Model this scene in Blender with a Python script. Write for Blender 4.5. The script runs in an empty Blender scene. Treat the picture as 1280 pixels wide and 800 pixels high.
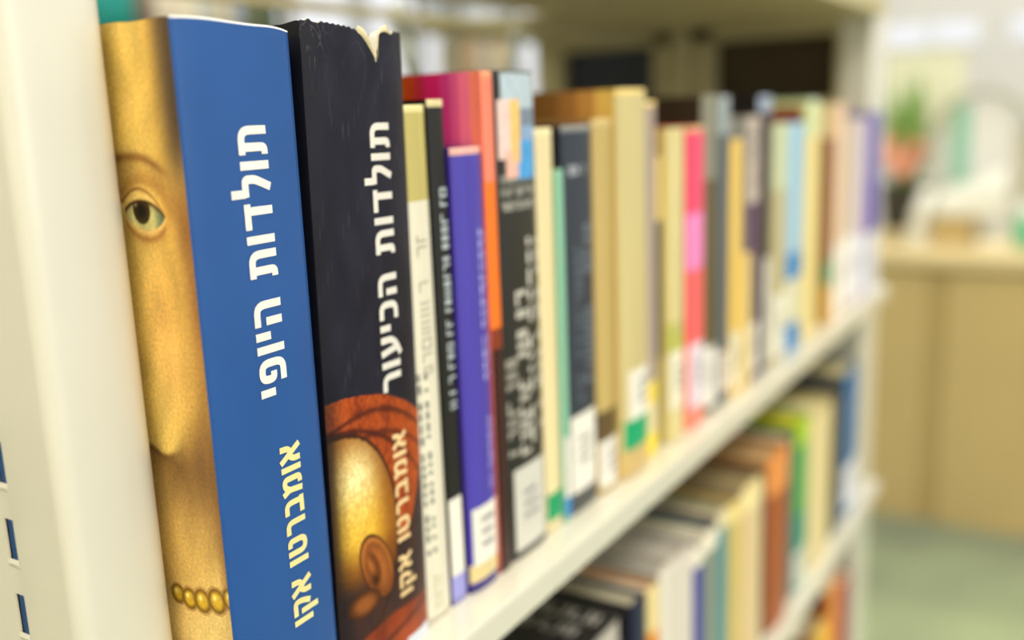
import bpy, bmesh, math, random
from mathutils import Matrix, Vector, noise

sc = bpy.context.scene
COL = sc.collection
random.seed(7)

# ------------------------------------------------------------------ camera
cam_d = bpy.data.cameras.new('camera')
cam = bpy.data.objects.new('camera', cam_d)
COL.objects.link(cam)
sc.camera = cam
FPX = 1220.0
cam_d.sensor_width = 36.0
cam_d.lens = FPX / 1280.0 * 36.0
cam_d.clip_start = 0.01
# world axes in the camera frame (x right, y down, z forward)
BX = Vector((0.51865052, -0.19449394, 0.83257057))
BY = Vector((-0.85418805, -0.07580305, 0.51440906))
BZ = Vector((-0.03693806, -0.97797035, -0.20544969))
right = Vector((BX[0], BY[0], BZ[0]))
down = Vector((BX[1], BY[1], BZ[1]))
fwd = Vector((BX[2], BY[2], BZ[2]))
R = Matrix((right, -down, -fwd)).transposed().to_4x4()
cam.matrix_world = Matrix.Translation((0, -0.24, 1.2)) @ R
cam_d.dof.use_dof = True
cam_d.dof.focus_distance = 0.335
cam_d.dof.aperture_fstop = 3.3

# ------------------------------------------------------------------ light and exposure
sc.view_settings.view_transform = 'Standard'
sc.view_settings.look = 'None'
sc.view_settings.gamma = 1.0
sc.view_settings.exposure = 0.0
sc.view_settings.use_curve_mapping = False
world = bpy.data.worlds.new('world')
sc.world = world
world.use_nodes = True
bg = world.node_tree.nodes['Background']
bg.inputs[0].default_value = (0.97, 0.98, 1.0, 1)
bg.inputs[1].default_value = 1.0

def area(name, loc, rot, sx, sy, power, color=(1, .97, .9)):
    l = bpy.data.lights.new(name, 'AREA')
    l.shape = 'RECTANGLE'; l.size = sx; l.size_y = sy; l.energy = power; l.color = color
    o = bpy.data.objects.new(name, l); COL.objects.link(o)
    o.location = loc; o.rotation_euler = rot
    return o
area('ceiling_lamp', (0.6, -1.1, 2.66), (0, 0, 0), 2.4, .6, 40, (1, .95, .85))
area('ceiling_lamp', (3.2, -1.1, 2.66), (0, 0, 0), 2.4, .6, 40, (1, .95, .85))
area('ceiling_lamp', (1.6, 1.5, 2.66), (0, 0, 0), 3.0, .6, 40, (1, .95, .85))
area('ceiling_lamp', (-1.3, -.3, 2.66), (0, 0, 0), 1.6, 1.2, 55, (1, .88, .68))  # added fill lamp, brightens the faces turned to -X
area('ceiling_lamp', (4.5, .4, 2.66), (0, 0, 0), .6, 2.0, 22, (1, .96, .9))  # added fill lamp for the far wall and the counter
area('window_daylight', (0.3, -3.2, 1.7), (math.radians(90), 0, 0), 3.0, 1.6, 22, (1, .97, .92))  # added frontal fill for the spines, not an actual window

# ------------------------------------------------------------------ helpers
def lin(c):
    r = []
    for v in c[:3]:
        v = v / 255.0
        r.append(v / 12.92 if v <= .04045 else ((v + .055) / 1.055) ** 2.4)
    return tuple(r)

_mc = {}
def mat(col, rough=.5, coat=0.0, var=.05, scale=60, stretch=(1, 1, 1), name='surface', metallic=0, bump=0.0):
    key = (tuple(col), rough, coat, var, scale, stretch, metallic, bump)
    if key in _mc: return _mc[key]
    m = bpy.data.materials.new(name); m.use_nodes = True
    nt = m.node_tree; b = nt.nodes['Principled BSDF']
    tc = nt.nodes.new('ShaderNodeTexCoord'); mp = nt.nodes.new('ShaderNodeMapping')
    mp.inputs['Scale'].default_value = stretch
    nz = nt.nodes.new('ShaderNodeTexNoise'); nz.inputs['Scale'].default_value = scale
    nz.inputs['Detail'].default_value = 4
    nt.links.new(tc.outputs['Object'], mp.inputs[0]); nt.links.new(mp.outputs[0], nz.inputs['Vector'])
    mr = nt.nodes.new('ShaderNodeMapRange')
    mr.inputs['From Min'].default_value = .3; mr.inputs['From Max'].default_value = .7
    mr.inputs['To Min'].default_value = 1 - var; mr.inputs['To Max'].default_value = 1 + var
    nt.links.new(nz.outputs['Fac'], mr.inputs['Value'])
    mx = nt.nodes.new('ShaderNodeVectorMath'); mx.operation = 'SCALE'
    mx.inputs[0].default_value = lin(col)
    nt.links.new(mr.outputs[0], mx.inputs['Scale'])
    nt.links.new(mx.outputs[0], b.inputs['Base Color'])
    b.inputs['Roughness'].default_value = rough
    b.inputs['Specular IOR Level'].default_value = .25
    b.inputs['Coat Weight'].default_value = coat
    b.inputs['Coat Roughness'].default_value = .15
    b.inputs['Metallic'].default_value = metallic
    if bump:
        bp = nt.nodes.new('ShaderNodeBump'); bp.inputs['Strength'].default_value = bump
        bp.inputs['Distance'].default_value = .0005
        nt.links.new(nz.outputs['Fac'], bp.inputs['Height']); nt.links.new(bp.outputs[0], b.inputs['Normal'])
    _mc[key] = m
    return m

def print_mat(name, rough=.3, coat=.3):
    m = bpy.data.materials.new(name); m.use_nodes = True
    nt = m.node_tree; b = nt.nodes['Principled BSDF']
    at = nt.nodes.new('ShaderNodeAttribute'); at.attribute_name = 'print'
    tc = nt.nodes.new('ShaderNodeTexCoord')
    nz = nt.nodes.new('ShaderNodeTexNoise'); nz.inputs['Scale'].default_value = 900; nz.inputs['Detail'].default_value = 3
    nt.links.new(tc.outputs['Object'], nz.inputs['Vector'])
    mr = nt.nodes.new('ShaderNodeMapRange')
    mr.inputs['From Min'].default_value = .3; mr.inputs['From Max'].default_value = .7
    mr.inputs['To Min'].default_value = .86; mr.inputs['To Max'].default_value = 1.14
    nt.links.new(nz.outputs['Fac'], mr.inputs['Value'])
    mx = nt.nodes.new('ShaderNodeVectorMath'); mx.operation = 'SCALE'
    nt.links.new(at.outputs['Color'], mx.inputs[0]); nt.links.new(mr.outputs[0], mx.inputs['Scale'])
    nt.links.new(mx.outputs[0], b.inputs['Base Color'])
    b.inputs['Roughness'].default_value = rough; b.inputs['Coat Weight'].default_value = coat; b.inputs['Specular IOR Level'].default_value = .16
    nz2 = nt.nodes.new('ShaderNodeTexNoise'); nz2.inputs['Scale'].default_value = 45
    nt.links.new(tc.outputs['Object'], nz2.inputs['Vector'])
    bp = nt.nodes.new('ShaderNodeBump'); bp.inputs['Strength'].default_value = .25; bp.inputs['Distance'].default_value = .001
    nt.links.new(nz2.outputs['Fac'], bp.inputs['Height']); nt.links.new(bp.outputs[0], b.inputs['Normal'])
    return m

def page_mat(col):
    key = ('page', tuple(col))
    if key in _mc: return _mc[key]
    m = bpy.data.materials.new('page_edges'); m.use_nodes = True
    nt = m.node_tree; b = nt.nodes['Principled BSDF']
    tc = nt.nodes.new('ShaderNodeTexCoord'); mp = nt.nodes.new('ShaderNodeMapping')
    mp.inputs['Scale'].default_value = (1400, 6, 6)
    nz = nt.nodes.new('ShaderNodeTexNoise'); nz.inputs['Scale'].default_value = 1; nz.inputs['Detail'].default_value = 2
    nt.links.new(tc.outputs['Object'], mp.inputs[0]); nt.links.new(mp.outputs[0], nz.inputs['Vector'])
    cr = nt.nodes.new('ShaderNodeValToRGB')
    c = lin(col)
    cr.color_ramp.elements[0].position = .3; cr.color_ramp.elements[0].color = tuple(v * .62 for v in c) + (1,)
    cr.color_ramp.elements[1].position = .65; cr.color_ramp.elements[1].color = c + (1,)
    nt.links.new(nz.outputs['Fac'], cr.inputs[0]); nt.links.new(cr.outputs[0], b.inputs['Base Color'])
    b.inputs['Roughness'].default_value = .8
    _mc[key] = m
    return m

def mesh_obj(name, verts, faces, mats, parent=None, fmi=None, smooth=False, loc=None):
    me = bpy.data.meshes.new(name)
    me.from_pydata(verts, [], faces)
    if not isinstance(mats, (list, tuple)): mats = [mats]
    for m in mats: me.materials.append(m)
    if fmi: me.polygons.foreach_set('material_index', fmi)
    if smooth: me.polygons.foreach_set('use_smooth', [True] * len(me.polygons))
    me.update()
    o = bpy.data.objects.new(name, me); COL.objects.link(o)
    if parent: o.parent = parent
    if loc: o.location = loc
    return o

def tag(o, label=None, cat=None, group=None, kind=None):
    if label: o['label'] = label
    if cat: o['category'] = cat
    if group: o['group'] = group
    if kind: o['kind'] = kind
    return o

def empty(name, loc=(0, 0, 0), rot=(0, 0, 0), label=None, cat=None, group=None):
    o = bpy.data.objects.new(name, None); COL.objects.link(o)
    o.location = loc; o.rotation_euler = rot; o.empty_display_size = .02
    return tag(o, label, cat, group)

class MB:
    """collects shapes into one mesh"""
    def __init__(s): s.v = []; s.f = []; s.mi = []
    def add(s, vs, fs, mi=0):
        b = len(s.v); s.v += [tuple(v) for v in vs]
        s.f += [tuple(b + i for i in f) for f in fs]; s.mi += [mi] * len(fs)
    def box(s, x0, x1, y0, y1, z0, z1, mi=0, ch=0.0):
        if ch <= 0:
            v = [(x, y, z) for x in (x0, x1) for y in (y0, y1) for z in (z0, z1)]
            s.add(v, [(0, 1, 3, 2), (4, 6, 7, 5), (0, 4, 5, 1), (2, 3, 7, 6), (0, 2, 6, 4), (1, 5, 7, 3)], mi)
            return
        bm = bmesh.new(); bmesh.ops.create_cube(bm, size=1)
        bmesh.ops.scale(bm, vec=(x1 - x0, y1 - y0, z1 - z0), verts=bm.verts)
        bmesh.ops.bevel(bm, geom=bm.edges[:], offset=ch, segments=2, affect='EDGES', profile=.6)
        c = Vector(((x0 + x1) / 2, (y0 + y1) / 2, (z0 + z1) / 2))
        bm.verts.index_update()
        s.add([v.co + c for v in bm.verts], [[v.index for v in f.verts] for f in bm.faces], mi); bm.free()
    def tube(s, pts, r, n=8, mi=0, closed=False):
        pts = [Vector(p) for p in pts]; vs = []; fs = []
        m = len(pts)
        for i, p in enumerate(pts):
            t = (pts[min(i + 1, m - 1)] - pts[max(i - 1, 0)]).normalized()
            a = t.orthogonal().normalized() if i == 0 else (a - t * a.dot(t)).normalized()
            b = t.cross(a)
            rr = r[i] if isinstance(r, (list, tuple)) else r
            for k in range(n):
                an = 2 * math.pi * k / n
                vs.append(p + a * math.cos(an) * rr + b * math.sin(an) * rr)
        for i in range(m - 1):
            for k in range(n):
                fs.append((i * n + k, i * n + (k + 1) % n, (i + 1) * n + (k + 1) % n, (i + 1) * n + k))
        fs.append(tuple(range(n - 1, -1, -1))); fs.append(tuple((m - 1) * n + k for k in range(n)))
        s.add(vs, fs, mi)
    def lathe(s, prof, n=24, c=(0, 0, 0), mi=0):
        vs = []; fs = []
        for r, z in prof:
            for k in range(n):
                an = 2 * math.pi * k / n
                vs.append((c[0] + r * math.cos(an), c[1] + r * math.sin(an), c[2] + z))
        for i in range(len(prof) - 1):
            for k in range(n):
                fs.append((i * n + k, i * n + (k + 1) % n, (i + 1) * n + (k + 1) % n, (i + 1) * n + k))
        fs.append(tuple(range(n - 1, -1, -1))); fs.append(tuple((len(prof) - 1) * n + k for k in range(n)))
        s.add(vs, fs, mi)
    def build(s, name, m, parent=None, smooth=False):
        return mesh_obj(name, s.v, s.f, m, parent, s.mi, smooth)

def structure(name, mb, m):
    return tag(mb.build(name, m), kind='structure')

# ------------------------------------------------------------------ the room
carpet = bpy.data.materials.new('carpet'); carpet.use_nodes = True
nt = carpet.node_tree; b = nt.nodes['Principled BSDF']
tc = nt.nodes.new('ShaderNodeTexCoord')
n1 = nt.nodes.new('ShaderNodeTexNoise'); n1.inputs['Scale'].default_value = 1.6; n1.inputs['Detail'].default_value = 2
n2 = nt.nodes.new('ShaderNodeTexNoise'); n2.inputs['Scale'].default_value = 300
cr = nt.nodes.new('ShaderNodeValToRGB')
cr.color_ramp.elements[0].position = .38; cr.color_ramp.elements[0].color = lin((132, 142, 122)) + (1,)
cr.color_ramp.elements[1].position = .62; cr.color_ramp.elements[1].color = lin((172, 186, 146)) + (1,)
nt.links.new(tc.outputs['Object'], n1.inputs['Vector']); nt.links.new(tc.outputs['Object'], n2.inputs['Vector'])
nt.links.new(n1.outputs['Fac'], cr.inputs[0])
mxc = nt.nodes.new('ShaderNodeMix'); mxc.data_type = 'RGBA'; mxc.blend_type = 'MULTIPLY'; mxc.inputs[0].default_value = .35
nt.links.new(cr.outputs[0], mxc.inputs[6]); nt.links.new(n2.outputs['Color'], mxc.inputs[7])
nt.links.new(mxc.outputs[2], b.inputs['Base Color']); b.inputs['Roughness'].default_value = .95
m_wall = mat((224, 223, 222), .8, var=.02, scale=3, name='wall_paint')
m_ceil = mat((225, 222, 212), .9, var=.02, scale=8, name='ceiling_board')

mb = MB(); mb.box(-2.5, 6.2, -4.0, 4.2, -.1, 0); structure('floor', mb, carpet)
mb = MB(); mb.box(-2.5, 6.2, -4.0, 4.2, 2.7, 2.8); structure('ceiling', mb, m_ceil)
mb = MB()      # far wall beyond the counter, with a low band of window
WX = 5.6
mb.box(WX, WX + .12, -4.0, 2.5, 0, 1.46); mb.box(WX, WX + .12, -4.0, 2.5, 1.60, 2.7)
mb.box(WX, WX + .12, 2.5, 3.6, 0, .9); mb.box(WX, WX + .12, 2.5, 3.6, 2.2, 2.7); mb.box(WX, WX + .12, 3.4, 3.6, .9, 2.2)
mb.box(WX, WX + .12, .86, 2.5, 1.46, 1.60); mb.box(WX, WX + .12, -4.0, -.60, 1.46, 1.60)
mb.box(WX, WX + .12, .26, .38, 1.46, 1.60)
structure('wall_right', mb, m_wall)
mb = MB()      # wall behind the bookcases, window opening
mb.box(-2.5, 3.85, 3.6, 3.72, 0, 2.7); mb.box(5.58, 6.2, 3.6, 3.72, 0, 2.7)
mb.box(3.85, 5.58, 3.6, 3.72, 0, 1.0); mb.box(3.85, 5.58, 3.6, 3.72, 2.2, 2.7)
structure('wall_back', mb, m_wall)
mb = MB(); mb.box(-2.62, -2.5, -4.0, 3.72, 0, 2.7); structure('wall_left', mb, m_wall)  # unseen wall, added to hold back light from the -X side
m_frame = mat((235, 238, 236), .4, name='window_frame_paint')
glass = bpy.data.materials.new('window_glass'); glass.use_nodes = True
g = glass.node_tree.nodes['Principled BSDF']; g.inputs['Base Color'].default_value = (1, 1, 1, 1); g.inputs['Transmission Weight'].default_value = 1
g.inputs['Roughness'].default_value = .02; g.inputs['IOR'].default_value = 1.1
for n_, (ya, yb) in enumerate(((.38, .86), (-.60, .26))):
    w = empty('window_%d' % (1 if n_ == 0 else 3)); tag(w, kind='structure')
    mb = MB()
    ym = (ya + yb) / 2
    for y0, y1 in ((ya, ya + .015), (ym - .01, ym + .01), (yb - .015, yb)): mb.box(WX - .01, WX + .06, y0, y1, 1.46, 1.60)
    for y0, y1 in ((ya + .015, ym - .01), (ym + .01, yb - .015)):
        for z0, z1 in ((1.46, 1.472), (1.588, 1.60)): mb.box(WX - .01, WX + .06, y0, y1, z0, z1)
    mb.build('window_frame', m_frame, w)
    for y0, y1 in ((ya + .015, ym - .01), (ym + .01, yb - .015)):
        mb = MB(); mb.box(WX + .03, WX + .036, y0, y1, 1.472, 1.588); mb.build('pane', glass, w)
w = empty('window_2'); tag(w, kind='structure')
mb = MB()
for x0, x1 in ((3.85, 3.9), (4.65, 4.70), (5.55, 5.58)): mb.box(x0, x1, 3.58, 3.7, 1.0, 2.2)
for x0, x1 in ((3.9, 4.65), (4.70, 5.55)):
    for z0, z1 in ((1.0, 1.05), (2.15, 2.2)): mb.box(x0, x1, 3.58, 3.7, z0, z1)
mb.build('window_frame', m_frame, w)
for x0, x1 in ((3.9, 4.65), (4.70, 5.55)):
    mb = MB(); mb.box(x0, x1, 3.64, 3.646, 1.05, 2.15); mb.build('pane', glass, w)

w = empty('window_4'); tag(w, kind='structure')
mb = MB()
for y0, y1 in ((2.5, 2.54), (3.36, 3.4)): mb.box(WX - .01, WX + .08, y0, y1, .9, 2.2)
for z0, z1 in ((.9, .94), (2.16, 2.2)): mb.box(WX - .01, WX + .08, 2.54, 3.36, z0, z1)
mb.build('window_frame', m_frame, w)
mb = MB(); mb.box(WX + .03, WX + .036, 2.54, 3.36, .94, 2.16); mb.build('pane', glass, w)

# pale green curtain at the far wall, under and over the window band
cu = empty('curtain', (5.5925, .62, 0), label='pale yellow-green curtain hanging on the far wall behind the plant', cat='curtain')
for z0, z1 in ((.85, 1.45),):
    vs = []; fs = []
    for i in range(49):
        y = .24 - .42 * i / 48; x = .005 * math.sin(i * 1.1)
        vs += [(x, y, z0), (x, y, z1)]
    for i in range(48): fs.append((2 * i, 2 * i + 2, 2 * i + 3, 2 * i + 1))
    o = mesh_obj('drape', vs, fs, mat((226, 226, 194), .8, var=.03, scale=8, name='curtain_cloth'), cu, smooth=True)
    md = o.modifiers.new('t', 'SOLIDIFY'); md.thickness = .002
mb = MB(); mb.tube([(0, .27, 1.455), (0, -.2, 1.455)], .006, 8); mb.build('rod', mat((190, 190, 186), .4), cu)

# ceiling light fittings, out of view; the last two belong to added fill lamps
for i, (x, y) in enumerate([(.6, -1.1), (3.2, -1.1), (1.6, 1.5), (-1.3, -.3), (4.5, .4)]):
    t = empty('ceiling_light', (x, y, 2.7), label=['long white ceiling light above the aisle in front of the book shelf',
        'long white ceiling light above the floor before the counter', 'long white ceiling light above the aisle behind the book shelf', 'square white ceiling light near the slotted upright end of the shelf', 'white ceiling light over the gap between counter and window wall'][i], cat='light')
    mb = MB(); sx_, sy_ = ((1.25, .34), (1.25, .34), (1.55, .34), (.84, .64), (.34, 1.04))[i]; mb.box(-sx_, sx_, -sy_, sy_, -.03, 0); mb.build('frame', m_frame, t)

# ------------------------------------------------------------------ shelf unit
SH = .981       # top of the upper shelf board
m_cream = mat((212, 209, 195), .28, .8, .015, 30, name='cream_enamel')
m_cream_in = mat((176, 166, 126), .5, .0, .05, 12, name='khaki_enamel')  # shade on the cream metal put into the colour as khaki
m_dark_panel = mat((64, 54, 34), .6, .0, .1, 20, name='dark_brown_panel')
m_slate = mat((52, 55, 66), .5, .0, .1, 20, name='slate_panel')
unit = empty('book_shelf', (0, 0, 0), label='cream metal library shelving with slotted uprights holding two rows of books', cat='shelf')

def channel(name, path, zrows, holes, thick, m, parent):
    """sheet-metal channel: open path in xy, extruded through zrows, cells (i,j) in holes left out"""
    vs = []; fs = []; nz = len(zrows)
    for x, y in path:
        for z in zrows: vs.append((x, y, z))
    for i in range(len(path) - 1):
        for j in range(nz - 1):
            if holes and (i, j) in holes: continue
            fs.append((i * nz + j, (i + 1) * nz + j, (i + 1) * nz + j + 1, i * nz + j + 1))
    o = mesh_obj(name, vs, fs, m, parent, smooth=True)
    md = o.modifiers.new('thickness', 'SOLIDIFY'); md.thickness = thick; md.offset = 1
    md2 = o.modifiers.new('wn', 'WEIGHTED_NORMAL')
    return o

def arc(cx, cy, r, a0, a1, n):
    return [(cx + r * math.cos(math.radians(a0 + (a1 - a0) * i / n)), cy + r * math.sin(math.radians(a0 + (a1 - a0) * i / n))) for i in range(n + 1)]

# near slotted upright
xl, xr, yf = .1640, .2014, .0225
YS0, YS1 = .0512, .0562
path = [(xl, .105), (xl, .080), (xl, YS1), (xl, YS0)]
i_hole = 2
path += [(xl, .042)] + arc(xl + .0060, yf + .0060, .0060, 180, 270, 6) + [(xl + .012, yf - .0002), (xr - .014, yf - .0002)] + arc(xr - .0100, yf + .0100, .0100, 270, 360, 8) + [(xr, .048)]
zr = [0.0]; holes = set()
z = 1.0383 - .0262 * 38
while z < 2.0:
    if z > .02:
        zr += [z, z + .0150]; holes.add((i_hole, len(zr) - 2))
    z += .0262
zr.append(2.05)
up = channel('slotted_upright', path, zr, holes, -.0013, m_cream, unit)
# little pressed tongue at the foot of each slot
lip0 = None
for k in range(-10, 12):
    z = 1.0383 + .0262 * k
    if lip0 is None:
        vs = [(0, YS1 + .0004, .0012), (0, YS0 - .0004, .0012), (-.0004, YS0, -.0004), (-.0004, YS1, -.0004), (0, YS1 + .0004, -.0018), (0, YS0 - .0004, -.0018)]
        lip0 = mesh_obj('slot_lip', vs, [(0, 1, 2, 3), (3, 2, 5, 4), (0, 3, 4), (1, 5, 2)], m_cream, up, loc=(xl - .0001, 0, z))
    else:
        c = lip0.copy(); COL.objects.link(c); c.location = (xl - .0001, 0, z)

XE = 1.24      # inner face of the far end panel
path = [(XE, .048)] + arc(XE + .005, .017, .005, 180, 270, 4) + arc(XE + .085, .017, .005, 270, 360, 4) + [(XE + .09, .05)]
channel('end_upright', path, [0, .6, 1.3, 2.05], None, -.0013, m_cream, unit)
DY = .47
def shelf_board(zt):
    mb = MB()
    mb.box(xr + .003, XE - .001, -.016, .245, zt - .0025, zt, ch=.0008)
    prof = [(-.016, zt), (-.0166, zt - .002), (-.0166, zt - .0155), (-.0150, zt - .0172), (-.002, zt - .0172), (-.002, zt - .0135)]
    vs = [(x, y, z) for x in (xr + .003, XE - .001) for y, z in prof]; n = len(prof)
    mb.add(vs, [(i, i + n, i + 1 + n, i + 1) for i in range(n - 1)])
    o = mb.build('shelf_board', m_cream, unit)
    return o
shelf_board(SH); shelf_board(.728); shelf_board(.42)
for zt in (SH, .728):
    mb = MB(); mb.box(xr + .003, XE - .001, .25, DY, zt - .018, zt, ch=.0008); mb.build('rear_shelf_board', m_cream, unit)
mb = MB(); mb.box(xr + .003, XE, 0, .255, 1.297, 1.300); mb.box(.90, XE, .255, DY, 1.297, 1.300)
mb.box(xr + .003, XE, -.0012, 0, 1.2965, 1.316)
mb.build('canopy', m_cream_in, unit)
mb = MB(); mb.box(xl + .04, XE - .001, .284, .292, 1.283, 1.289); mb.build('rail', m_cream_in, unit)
# far end panel, an open frame with recessed panels
ep = empty('end_panel'); ep.parent = unit
mb = MB()
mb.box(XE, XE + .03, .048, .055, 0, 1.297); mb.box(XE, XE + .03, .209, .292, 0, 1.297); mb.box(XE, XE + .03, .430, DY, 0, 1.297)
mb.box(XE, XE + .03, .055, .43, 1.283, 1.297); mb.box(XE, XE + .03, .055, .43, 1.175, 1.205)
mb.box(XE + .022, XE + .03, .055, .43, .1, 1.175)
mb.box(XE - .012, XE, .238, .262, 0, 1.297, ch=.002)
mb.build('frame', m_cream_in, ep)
mb = MB(); mb.box(XE + .02, XE + .03, .055, .209, 1.205, 1.283); mb.build('recessed_panel', m_dark_panel, ep)
mb = MB(); mb.box(XE + .02, XE + .03, .292, .430, 1.205, 1.283); mb.build('recessed_panel', m_slate, ep)
# cross braces of flat bar
m_brace = mat((196, 202, 192), .35, .2, .03, 20, name='grey_bar')
def flat_bar(a, b_, wdt, name, m=m_brace):
    a = Vector(a); b_ = Vector(b_); d = (b_ - a).normalized(); s = d.cross(Vector((0, 1, 0))).normalized() * wdt / 2
    mb = MB(); t = Vector((0, .0015, 0))
    v = [a - s - t, a + s - t, b_ + s - t, b_ - s - t, a - s + t, a + s + t, b_ + s + t, b_ - s + t]
    mb.add(v, [(0, 1, 2, 3), (4, 7, 6, 5), (0, 4, 5, 1), (1, 5, 6, 2), (2, 6, 7, 3), (3, 7, 4, 0)])
    return mb.build(name, m, unit)
flat_bar((.700, .300, 1.297), (.83, .300, 1.0), .022, 'cross_brace')
flat_bar((.7160, .303, 1.297), (.846, .303, 1.0), .003, 'cross_brace', mat((84, 92, 92), .5))
flat_bar((.915, .300, 1.297), (.76, .300, 1.0), .022, 'cross_brace')
for x0, x1, y0, y1 in ((xl, xl + .037, .238, .262), (XE + .06, XE + .097, .238, .262), (xl, xr, .43, DY)):
    mb = MB(); mb.box(x0, x1, y0, y1, 0, 1.297, ch=.002); mb.build('rear_upright', m_cream, unit)

# ------------------------------------------------------------------ books
T_HARD = .0024
WHITE = (232, 228, 218)
def spine_y(x, w, b, p=3.2):
    u = max(0.0, min(1.0, x / w))
    return -b * (1 - abs(2 * u - 1) ** p)

def cover_mesh(w, h, d, t, bulge, zone, mats, parent, nspine=10, rows=None, ztop=None, xs=None, side_ys=None, paint=None, rim=None, back=True):
    """C-shaped cover. zone(tag, x_or_y, z) -> material index. tag: 'front' (faces -X), 'spine', 'back'"""
    if side_ys is None: side_ys = [d, d * .5, .008, .0015]
    if xs is None: xs = [w * i / nspine for i in range(nspine + 1)]
    cols = [('front', 0.0, y) for y in side_ys] + [('spine', x, spine_y(x, w, bulge)) for x in xs] + [('back', w, y) for y in (.0015, .008, d * .5, d)]
    if rows is None: rows = [0, h]
    rows = sorted(set(rows))
    nr = len(rows); nc = len(cols); vs = []; fs = []; mi = []
    inner = []
    for c, x, y in cols:
        zt = ztop(c, x, y) if ztop else h
        for z in rows:
            zz = z if z < h - .012 else (h - .012) + (z - (h - .012)) / .012 * (zt - (h - .012))
            vs.append((x, y, zz))
        ix = min(max(x, t), w - t); iy = max(y + t, t if c == 'spine' else y) if c == 'spine' else y
        inner.append((ix, iy, zt))
    for i in range(nc - 1):
        c = cols[i + 1] if cols[i][0] == 'spine' and cols[i + 1][0] == 'spine' else (cols[i] if cols[i][0] != 'spine' else cols[i + 1])
        tg = 'spine' if cols[i][0] == cols[i + 1][0] == 'spine' else ('front' if cols[i][0] == 'front' else 'back')
        pos = (cols[i][1] + cols[i + 1][1]) / 2 if tg == 'spine' else (cols[i][2] + cols[i + 1][2]) / 2
        for j in range(nr - 1):
            fs.append((i * nr + j, (i + 1) * nr + j, (i + 1) * nr + j + 1, i * nr + j + 1))
            mi.append(zone(tg, pos, (rows[j] + rows[j + 1]) / 2))
    base = len(vs)
    for ix, iy, zt in inner: vs += [(ix, iy, 0), (ix, iy, zt)]
    rim_i = rim if rim is not None else None
    for i in range(nc - 1):
        a = base + 2 * i
        fs.append((a, a + 1, a + 3, a + 2)); mi.append(0)
        tg = zone('front' if cols[i][0] == 'front' else ('spine' if cols[i][0] == 'spine' else 'back'), cols[i][1] if cols[i][0] == 'spine' else cols[i][2], h)
        fs.append((i * nr + nr - 1, (i + 1) * nr + nr - 1, a + 3, a + 1)); mi.append(rim_i if rim_i is not None else tg)
        fs.append((i * nr, a, a + 2, (i + 1) * nr)); mi.append(0)
    for i in (0, nc - 1):
        a = base + 2 * i
        fs.append(tuple(i * nr + j for j in range(nr)) + (a + 1, a)); mi.append(0)
    o = mesh_obj('cover', vs, fs, mats, parent, mi, smooth=False)
    if paint:
        at = o.data.color_attributes.new('print', 'FLOAT_COLOR', 'POINT')
        buf = []
        for i, (c, x, y) in enumerate(cols):
            for z in rows: buf += list(lin(paint(c, x * 1000, y * 1000, z * 1000))) + [1]
        for _ in inner: buf += [.5, .5, .5, 1, .5, .5, .5, 1]
        at.data.foreach_set('color', buf)
    sm = [False] * len(fs)
    k = 0
    for i in range(nc - 1):
        s_ = cols[i][0] == 'spine' and cols[i + 1][0] == 'spine'
        for j in range(nr - 1): sm[k] = s_; k += 1
    o.data.polygons.foreach_set('use_smooth', sm)
    return o

def page_block(w, h, d, t, hard, col, parent):
    e = .003 if hard else .0004
    mb = MB()
    n = 8; y0 = t + .0015
    # a slightly concave head, so the block is not a bare box
    z0, z1 = e, h - e
    x0, x1 = t + .0001, w - t - .0001
    vs = []; fs = []
    for i in range(n + 1):
        x = x0 + (x1 - x0) * i / n; u = 2 * i / n - 1
        vs += [(x, y0, z0), (x, y0, z1 - .0004 * (1 - u * u)), (x, d - e - .0015 + .002 * u * u, z1 - .0004 * (1 - u * u)), (x, d - e - .0015 + .002 * u * u, z0)]
    for i in range(n):
        for k in range(4):
            fs.append((i * 4 + k, i * 4 + (k + 1) % 4, (i + 1) * 4 + (k + 1) % 4, (i + 1) * 4 + k))
    fs.append((0, 3, 2, 1)); fs.append((n * 4, n * 4 + 1, n * 4 + 2, n * 4 + 3))
    return mesh_obj('page_block', vs, fs, page_mat(col), parent)

def sticker(w, bulge, x0, x1, z0, z1, m, parent, name='spine_label', lift=.00025):
    n = 6; vs = []; fs = []
    for i in range(n + 1):
        x = x0 + (x1 - x0) * i / n; y = spine_y(x, w, bulge)
        vs += [(x, y - lift, z0), (x, y - lift, z1), (x, y, z1), (x, y, z0)]
    for i in range(n):
        for k in range(4): fs.append((i * 4 + k, (i + 1) * 4 + k, (i + 1) * 4 + (k + 1) % 4, i * 4 + (k + 1) % 4))
    fs += [(0, 1, 2, 3), (n * 4, n * 4 + 3, n * 4 + 2, n * 4 + 1)]
    return mesh_obj(name, vs, fs, m, parent)

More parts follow.
